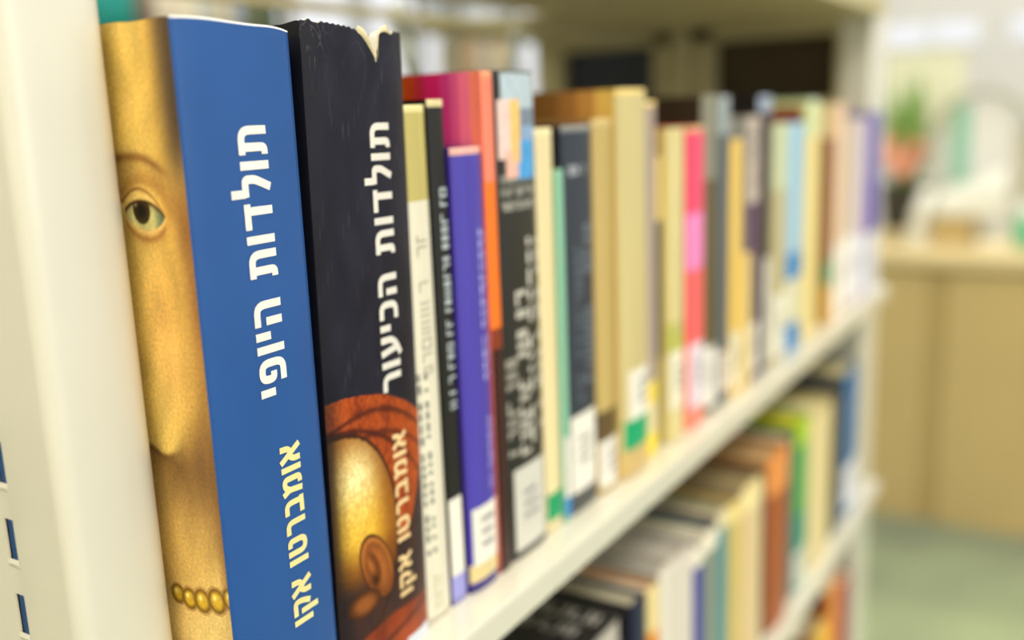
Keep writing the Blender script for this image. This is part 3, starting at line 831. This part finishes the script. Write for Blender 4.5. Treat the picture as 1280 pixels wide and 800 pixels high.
book(.6120, .6450, .2070, 'bright pink book with a lilac label', (232, 70, 108), (214, 40, 90), yf=.000, d=.16, bulge=.003, bands=((0, 14, (240, 130, 110)), (112, 150, (236, 130, 190)), (14, 112, (240, 96, 100))), label_z=(14, 60), label_x=(.1, .98), label_col=(222, 210, 220), cap=(214, 170, 120), seed=15, page=(236, 200, 140))
book(.6455, .6760, .2270, 'tall dark brown book with grey-brown spine and white label', (92, 80, 50), (44, 34, 24), yf=.002, d=.17, bands=((170, 228, (130, 128, 110)),), label_z=(6, 50), label_x=(.1, .8), seed=16, page=(170, 176, 176))
book(.6765, .7000, .2265, 'tall slate grey book next to the dark brown one', (84, 92, 100), (50, 52, 56), yf=.001, d=.17, bands=((200, 228, (150, 160, 164)),), label_z=(10, 40), label_col=(220, 208, 200), seed=17, page=(196, 196, 176))
book(.7005, .7270, .1950, 'golden yellow book standing past the slate grey one', (224, 188, 96), (210, 172, 90), yf=.000, d=.15, label_z=(6, 50), label_col=(228, 220, 190), seed=18)
book(.7275, .7420, .1070, 'very short straw-coloured book, lowest of the upper row', (226, 202, 130), (216, 190, 120), yf=-.003, d=.12, seed=31)
book(.7425, .7720, .2110, 'speckled pale book with purple lower half', (186, 172, 160), (160, 160, 160), yf=.001, d=.16, bands=((0, 145, (84, 60, 90)),), text=((.1, .45, 200, 150, (96, 90, 120), True, .9), (.55, .9, 205, 150, (120, 90, 90), True, .9)), label_z=(8, 48), label_col=(216, 208, 200), seed=19, page=(214, 200, 186))
book(.7725, .8045, .2260, 'very dark brown book with a white foot label', (50, 38, 34), (24, 20, 20), yf=.002, d=.17, bands=((214, 227, (150, 164, 186)),), label_z=(6, 96), label_x=(.3, .98), label_col=(206, 202, 196), seed=20, page=(170, 180, 196))
book(.8050, .8480, .2040, 'stone grey book in front of a dark red cover', (178, 168, 128), (180, 176, 150), yf=.000, d=.14, bands=((150, 205, (190, 196, 160)),), label_z=(6, 60), label_col=(222, 218, 200), seed=21)
book(.8485, .9030, .2030, 'sky blue book with deeper blue and white lower bands', (150, 190, 216), (170, 200, 190), yf=.001, d=.16, bands=((66, 90, (40, 130, 196)), (0, 26, (60, 130, 190)), (26, 66, (214, 210, 180))), seed=22, page=(226, 222, 196))
book(.9035, .9090, .2160, 'thin dark red book between the sky blue and cream ones', (120, 40, 24), (120, 32, 20), yf=.004, d=.19, hard=False, seed=32)
book(.9095, .9570, .2200, 'tall cream-yellow book in the far half of the upper row', (228, 208, 140), (206, 208, 140), yf=.001, d=.17, seed=23, bands=((190, 221, (204, 212, 160)),), page=(206, 214, 170))
book(.9575, .9800, .2230, 'tall pale teal book behind the brown one', (196, 216, 206), (200, 216, 190), yf=.010, d=.17, seed=33)
book(.9805, 1.0140, .1850, 'brown book with a green strip at its foot', (128, 82, 44), (150, 100, 50), yf=.000, d=.15, strip=((40, 64, (0, 140, 90), .05, .95),), bands=((0, 40, (196, 150, 50)),), seed=24, page=(222, 180, 80))
book(1.0145, 1.0590, .2180, 'pinkish beige book with white label in the far part of the row', (224, 190, 160), (228, 206, 160), yf=.001, d=.17, label_z=(4, 76), label_x=(.1, .98), label_col=(236, 230, 216), seed=25)
book(1.0595, 1.1080, .2010, 'grey-beige book with white label, third from the row end', (190, 176, 156), (210, 180, 160), yf=.000, d=.16, label_z=(6, 80), label_x=(.1, .98), label_col=(232, 230, 226), seed=26)
book(1.1085, 1.1640, .2000, 'pale lilac book, second from the row end', (206, 190, 204), (206, 196, 190), yf=.001, d=.16, label_z=(10, 70), label_x=(.1, .98), label_col=(226, 226, 232), seed=27)
book(1.1690, 1.2340, .2070, 'violet-blue book closing the upper row beside the far upright', (104, 98, 166), (140, 130, 180), yf=-.001, d=.16, bands=((70, 130, (76, 60, 160)), (0, 70, (206, 206, 216))), seed=28)

# ---- lower row
LG = 'books on the lower shelf'
LZ = .728
def lbook(X0, X1, h, label, spine, cover=None, **k):
    k.setdefault('d', .15)
    return book(X0, X1, h, label, spine, cover, Z0=LZ, group=LG, **k)
# pile of lying books at the near end
def flat_book(x0, y0, z0, w, d, h, label, ccol, pcol, rz=0.0, text=False, seed=0):
    o = empty('book', (x0, y0, z0), (0, 0, rz), label=label, cat='book', group=LG)
    m = mat(ccol, .4, .2, .06, 60, name='book_cloth')
    mb = MB(); mb.box(0, w, 0, d, h - .002, h, ch=.0006); mb.box(0, w, 0, d, 0, .002, ch=.0006)
    mb.box(0, .002, 0, d, .002, h - .002)
    mb.build('cover', m, o)
    mb = MB(); mb.box(.0022, w - .003, .003, d - .003, .0021, h - .0021); mb.build('page_block', page_mat(pcol), o)
    if text:
        rr = random.Random(seed); mb = MB()
        for (lx, y0_, y1_, hh) in ((.098, .008, .062, .0125), (.078, .014, .066, .0115)):
            y = y0_
            while y < y1_:
                ww = hh * rr.uniform(.4, .8); t = hh * .22
                for a in ((0, t, 0, hh), (ww - t, ww, 0, hh), (0, ww, hh - t, hh)):
                    if rr.random() < .9: mb.add([(lx - a[2], y + a[0], h + .0002), (lx - a[3], y + a[0], h + .0002), (lx - a[3], y + a[1], h + .0002), (lx - a[2], y + a[1], h + .0002)], [(0, 1, 2, 3)])
                y += ww + hh * .22
        mb.build('lettering', mat((170, 166, 160), .5), o)
    return o
PX0 = .405
flat_book(PX0 + .004, .012, LZ, .108, .17, .042, 'grey book lying at the bottom of the pile on the lower shelf', (130, 130, 126), PAGE)
flat_book(PX0 + .002, .010, LZ + .0425, .110, .17, .040, 'green book lying second from the bottom of the pile', (70, 110, 80), PAGE)
flat_book(PX0 + .003, .011, LZ + .083, .109, .17, .036, 'brown book lying under the black one in the pile', (110, 80, 60), PAGE)
flat_book(PX0, .004, LZ + .1195, .112, .17, .043, 'black book with grey lettering lying on top of the pile', (34, 32, 34), (206, 198, 186), 0, True, 5)
lbook(.5200, .5420, .163, 'dark navy book with cream page tops beside the lying pile', (30, 38, 66), (24, 26, 40), page=(206, 196, 168), strip=((118, 128, (130, 200, 60), .1, .5),), seed=41)
lbook(.5430, .5620, .161, 'orange book with a cream head', (226, 140, 20), (214, 200, 170), bands=((132, 162, (236, 214, 150)),), page=(216, 208, 190), seed=42)
lbook(.5628, .5900, .166, 'white book with grey page tops beside the orange one', (222, 214, 202), (170, 160, 150), page=(176, 170, 160), seed=43)
lbook(.5905, .6250, .163, 'wide pale grey book before the royal blue one', (214, 206, 196), (150, 146, 140), page=(196, 188, 178), seed=44)
lbook(.6258, .6475, .154, 'royal blue book with a white head on the lower shelf', (54, 62, 150), (214, 208, 190), bands=((143, 155, (240, 232, 214)),), page=(220, 210, 190), seed=45)
lbook(.6480, .6770, .156, 'thick white-headed book with grey-teal spine', (130, 140, 126), (214, 206, 186), bands=((146, 157, (240, 232, 212)),), page=(214, 206, 184), seed=46)
lbook(.6775, .7025, .162, 'teal book with a dark blue cover', (84, 140, 146), (16, 54, 90), page=(226, 204, 160), bands=((152, 163, (226, 214, 176)),), seed=47)
lbook(.7030, .7335, .158, 'straw-yellow book with khaki page tops', (204, 182, 106), (150, 130, 90), page=(180, 158, 104), bands=((146, 159, (236, 214, 140)),), seed=48)
lbook(.7342, .7860, .160, 'thick cream book with rounded pale head', (216, 192, 146), (120, 104, 90), page=(150, 130, 90), bulge=.006, bands=((145, 161, (240, 222, 164)),), text=((.75, .95, 140, 40, (170, 150, 150), True, .9),), seed=49)
lbook(.7865, .8030, .157, 'charcoal book with a glossy dark cover', (60, 58, 60), (74, 72, 78), page=(96, 90, 92), seed=50)
lbook(.8039, .8700, .163, 'thick rust-brown book with orange head', (158, 84, 42), (170, 120, 70), bulge=.006, bands=((132, 164, (226, 146, 76)),), page=(190, 150, 100), seed=51)
lbook(.8706, .8915, .166, 'slim slate book between the rust and green ones', (70, 84, 96), (226, 210, 170), page=(220, 206, 170), seed=52)
lbook(.8921, .9430, .171, 'green book with bright yellow-lime cover', (84, 160, 84), (30, 120, 20), bands=((150, 172, (160, 196, 40)), (0, 80, (60, 140, 120))), label_z=(5, 40), label_x=(.05, .95), label_col=(206, 210, 196), page=(214, 204, 40), seed=53, bulge=.004)
lbook(.9437, 1.0315, .160, 'very thick cream book past the green one', (222, 204, 152), (196, 204, 60), page=(226, 214, 160), bulge=.007, seed=54)
lbook(1.0320, 1.0920, .156, 'near-black olive book toward the end of the lower row', (62, 62, 50), (50, 46, 36), page=(150, 136, 100), seed=55)
lbook(1.0938, 1.1690, .170, 'blue book with white foot label closing the lower row', (48, 104, 156), (70, 80, 90), page=(206, 190, 140), label_z=(10, 60), label_x=(.05, .98), label_col=(222, 222, 230), seed=56)

# ---- third row, just showing below the lower shelf
TZ = .42
def tbook(X0, X1, h, label, spine, cover=None, **k):
    return book(X0, X1, h, label, spine, cover, Z0=TZ, group='books on the bottom shelf', d=.15, **k)
tbook(.93, .985, .235, 'brown book low under the lower shelf', (120, 80, 50), seed=61)
tbook(.986, 1.045, .205, 'bright yellow book on the bottom shelf', (236, 190, 60), (210, 180, 110), seed=62)
tbook(1.046, 1.10, .235, 'orange-headed book on the bottom shelf', (226, 140, 60), (120, 60, 40), seed=63)
tbook(1.101, 1.17, .21, 'dusky red book on the bottom shelf', (150, 70, 80), seed=64)

# ------------------------------------------------------------------ counter and what stands on it
CX = 2.88
ct = empty('counter', (CX, 0, 0), label='tan laminate service counter with flat panels standing on the green carpet', cat='counter')
m_tan = mat((200, 176, 122), .55, .0, .04, 3, name='tan_laminate')
m_tan2 = mat((190, 166, 112), .55, .0, .04, 3, name='tan_laminate_dark')
m_top = mat((214, 194, 146), .4, .1, .03, 5, name='counter_top')
mb = MB(); mb.box(-.02, .75, -2.2, 1.6, .745, .778, ch=.004); mb.build('worktop', m_top, ct)
mb = MB(); mb.box(.03, .73, -2.18, 1.58, 0.0, .744); mb.build('body', m_tan2, ct)
for y0, y1 in ((-2.18, -1.54), (-1.53, -.72), (-.71, .125), (.175, .95), (.96, 1.58)):
    mb = MB(); mb.box(.0, .0295, y0, y1, .0, .735, ch=.002); mb.build('panel', m_tan, ct)
mb = MB(); mb.box(.012, .0295, .126, .174, .0, .735); mb.build('seam_strip', m_tan2, ct)

# potted plant
pp = empty('potted_plant', (3.50, .350, .778), label='spiky green plant with pink blooms in a dark pot on the counter', cat='plant')
mb = MB(); mb.lathe([(.062, 0), (.068, .01), (.082, .13), (.086, .135), (.086, .15), (.078, .15), (.076, .135), (.0, .13)], 28); mb.build('pot', mat((70, 70, 66), .5), pp, smooth=True)
mb = MB(); mb.lathe([(.001, .131), (.075, .131), (.001, .136)], 20); mb.build('soil', mat((60, 45, 30), .9), pp)
m_leaf = mat((98, 146, 52), .45, .1, .2, 20, name='green_leaf')
m_leafl = mat((160, 190, 96), .45, .1, .2, 20, name='light_leaf')
rr = random.Random(11)
for i in range(34):
    a = rr.uniform(0, 2 * math.pi); ln = rr.uniform(.20, .44); sp = rr.uniform(.05, .22) * (.35 if math.sin(a) < -.1 else 1); base = Vector((math.cos(a) * .03, math.sin(a) * .03, .13))
    vs = []; fs = []; n = 6
    sd = Vector((-math.sin(a), math.cos(a), 0))
    for k in range(n + 1):
        t = k / n; p = base + Vector((math.cos(a) * sp * t ** 1.6, math.sin(a) * sp * t ** 1.6, ln * t - .25 * sp * t * t))
        wv = .011 * (1 - t) ** .6 * (.6 + t * .8) + .0004
        vs += [tuple(p - sd * wv), tuple(p + Vector((0, 0, -.002))), tuple(p + sd * wv)]
    for k in range(n): fs += [(3 * k, 3 * k + 1, 3 * k + 4, 3 * k + 3), (3 * k + 1, 3 * k + 2, 3 * k + 5, 3 * k + 4)]
    mesh_obj('leaf', vs, fs, m_leaf if i % 3 else m_leafl, pp, smooth=True)
m_bloom = mat((240, 168, 142), .6, .0, .12, 30, name='pink_petal')
for i in range(7):
    a = i * 2.4; c = Vector((-.085 + .02 * math.cos(a), -.002 + .045 * math.sin(a), .205 + .030 * (i % 4)))
    bm = bmesh.new()
    for q in range(6):
        an = q * math.pi / 3
        mtx = Matrix.Translation(c + Vector((-.006, math.cos(an) * .014, math.sin(an) * .014))) @ Matrix.Rotation(an, 4, 'X') @ Matrix.Diagonal((.008, .019, .014, 1))
        bmesh.ops.create_uvsphere(bm, u_segments=8, v_segments=5, radius=1, matrix=mtx)
    bmesh.ops.create_uvsphere(bm, u_segments=8, v_segments=5, radius=.009, matrix=Matrix.Translation(c + Vector((-.008, 0, 0))))
    me = bpy.data.meshes.new('bloom'); bm.to_mesh(me); bm.free(); me.materials.append(m_bloom)
    ob = bpy.data.objects.new('bloom', me); COL.objects.link(ob); ob.parent = pp
    me.polygons.foreach_set('use_smooth', [True] * len(me.polygons))

# tan box with a white sloping desk device on it
bx = empty('desk_box', (3.13, .16, .778), label='small tan box on the counter edge under the white device', cat='box')
mb = MB(); mb.box(0, .22, -.055, .055, 0, .068, ch=.003); mb.build('body', m_tan, bx)
mb = MB(); mb.box(-.003, .223, -.058, .058, .0685, .075, ch=.002); mb.build('lid', m_tan2, bx)
m_wp = mat((236, 236, 226), .35, .2, .02, 10, name='white_plastic')
dv = empty('desk_device', (3.15, .08, .856), label='white wedge-shaped desk device tilted upward on the tan box', cat='device')
mb = MB()
mb.add([(-.02, .13, 0), (-.02, -.05, .0), (.14, .13, 0), (.14, -.05, .0), (-.02, .13, .04), (-.02, -.05, .10), (.14, .13, .07), (.14, -.05, .145)],
       [(0, 2, 3, 1), (4, 5, 7, 6), (0, 1, 5, 4), (2, 6, 7, 3), (0, 4, 6, 2), (1, 3, 7, 5)])
o = mb.build('body', m_wp, dv); md = o.modifiers.new('b', 'BEVEL'); md.width = .012; md.segments = 3
mb = MB(); mb.add([(-.0, .12, .0445), (-.0, -.04, .1005), (.12, .12, .069), (.12, -.04, .137)], [(0, 1, 3, 2)]); mb.build('sheet', mat((244, 244, 238), .6), dv)
hs = empty('cordless_handset', (3.12, .247, .778), label='white upright handset standing on the counter between plant and box', cat='phone')
mb = MB(); mb.box(-.02, .05, -.028, .028, 0, .03, ch=.006); mb.build('base', m_wp, hs)
mb = MB(); mb.tube([(.01, .012, .025), (.012, .0, .08), (.016, -.02, .16)], [.022, .024, .02], 10); mb.build('handset', m_wp, hs, smooth=True)
# arched rack with sheets
rk = empty('arched_rack', (3.35, .11, .778), label='grey arched rack holding teal and white sheets behind the white device', cat='rack')
mb = MB(); mb.tube([(0, .15 * math.cos(math.pi * k / 20) * 1.0, .25 + .19 * math.sin(math.pi * k / 20)) if 0 <= k <= 20 else 0 for k in range(21)], .011, 8)
mb.tube([(0, .15, 0), (0, .15, .25)], .011, 8); mb.tube([(0, -.15, 0), (0, -.15, .25)], .011, 8)
mb.build('frame', mat((176, 180, 160), .5), rk, smooth=True)
mb = MB(); mb.box(-.05, .05, -.165, .165, 0, .012); mb.build('foot', m_wp, rk)
for y0, y1, c in ((.035, .085, (150, 206, 184)), (-.08, .03, (232, 232, 230)), (.09, .138, (214, 216, 210)), (-.138, -.085, (210, 206, 190))):
    mb = MB(); mb.box(.015, .018, y0, y1, .012, .40 if abs((y0 + y1) / 2) < .1 else .33); mb.build('sheet', mat(c, .5), rk)
cp = empty('teal_cup', (3.12, -.045, .778), label='small teal and white tub standing on the counter', cat='cup')
mb = MB(); mb.lathe([(.026, 0), (.032, .004), (.036, .085), (.034, .088), (.031, .08), (.0, .01)], 20); mb.build('tub', mat((110, 206, 164), .4), cp, smooth=True)
mb = MB(); mb.lathe([(.037, .086), (.038, .1), (.034, .125), (.0, .128)], 20); mb.build('lid', mat((226, 236, 228), .4), cp, smooth=True)
fd = empty('paper_stack', (3.04, .02, .778), label='low stack of cream papers on the counter before the tub', cat='paper')
for q in range(3):
    mb = MB(); mb.box(-.06, .05, -.035 , .05, q * .007, q * .007 + .0065); mb.build('sheet_pad', mat((236, 226, 196), .7), fd)

# ------------------------------------------------------------------ bookcases across the aisle
def far_case(x0, x1, y, label, zs, items):
    o = empty('bookcase', (x0, y, 0), label=label, cat='bookcase')
    m = mat((120, 112, 78), .5, name='olive_enamel')
    L = x1 - x0
    for x in (0, L - .03):
        for y_ in (0.0, .23):
            mb = MB(); mb.box(x, x + .03, y_, y_ + .03, 0, 2.0); mb.build('post', m, o)
    for z in zs:
        mb = MB(); mb.box(.031, L - .031, 0, .25, z - .02, z, ch=.002); mb.build('shelf_board', m, o)
    for (bx0, bx1, z, h, c, lab) in items:
        w = bx1 - bx0
        b_ = empty('book', (bx0, y + .02, z), label=lab, cat='book', group='books on the bookcases across the aisle')
        mm = mat(c, .5, name='far_cloth')
        cover_mesh(w, h, .13, .0015, .003, lambda tg, p, zz: 0, [mm], b_, 6)
        page_block(w, h, .13, .0016, False, PAGE, b_)
    return o
R0 = random.Random(5)
items = []
cols = [((32, 138, 130), 'teal'), ((110, 90, 76), 'brown'), ((206, 196, 176), 'cream'), ((214, 204, 180), 'ivory'), ((176, 180, 176), 'grey'), ((196, 180, 140), 'sand'), ((150, 160, 180), 'pale blue'), ((92, 96, 70), 'dark olive'), ((70, 84, 66), 'dark green')]
xx = [1.97, 2.13, 2.20, 2.30, 2.38, 2.46, 2.52, 2.58, 2.68, 2.76]
for i, (c, nm) in enumerate(cols):
    items.append((xx[i], xx[i + 1] - .002, 1.45, .25 if i % 2 else .265, c, '%s volume on the bookcase across the aisle, above the blue book' % nm))
far_case(1.85, 2.82, 2.4, 'olive metal bookcase across the aisle behind the shelf unit', (.3, .7, 1.08, 1.45, 1.85), items)
items = []
cols = [((196, 186, 160), 'beige'), ((206, 150, 110), 'peach'), ((160, 170, 150), 'sage'), ((190, 196, 196), 'silver'), ((216, 176, 110), 'amber'), ((206, 196, 160), 'straw'), ((170, 130, 110), 'clay')]
for i, (c, nm) in enumerate(cols):
    items.append((3.95 + i * .068, 3.95 + i * .068 + .066, 1.31, .25 + .012 * (i % 3), c, '%s volume on the distant bookcase by the back window' % nm))
far_case(3.90, 4.46, 2.4, 'second olive metal bookcase across the aisle, near the back window', (.3, .65, .98, 1.31, 1.62), items)
for i, (a, c) in enumerate(((3.94, (206, 214, 226)), (4.105, (222, 226, 234)), (4.27, (190, 200, 214)))):
    o = empty('storage_box', (a, 2.42, 1.62), label=['pale blue-grey storage box on top shelf of the second bookcase, nearest the window gap', 'white storage box between two bluish ones on the second bookcase', 'bluish grey storage box farthest along the second bookcase'][i], cat='box', group='storage boxes across the aisle')
    mb = MB(); mb.box(0, .15, 0, .2, 0, .12, ch=.004); mb.build('body', mat(c, .5), o)
    mb = MB(); mb.box(-.003, .153, -.003, .203, .1205, .145, ch=.004); mb.build('lid', mat(c, .5), o)
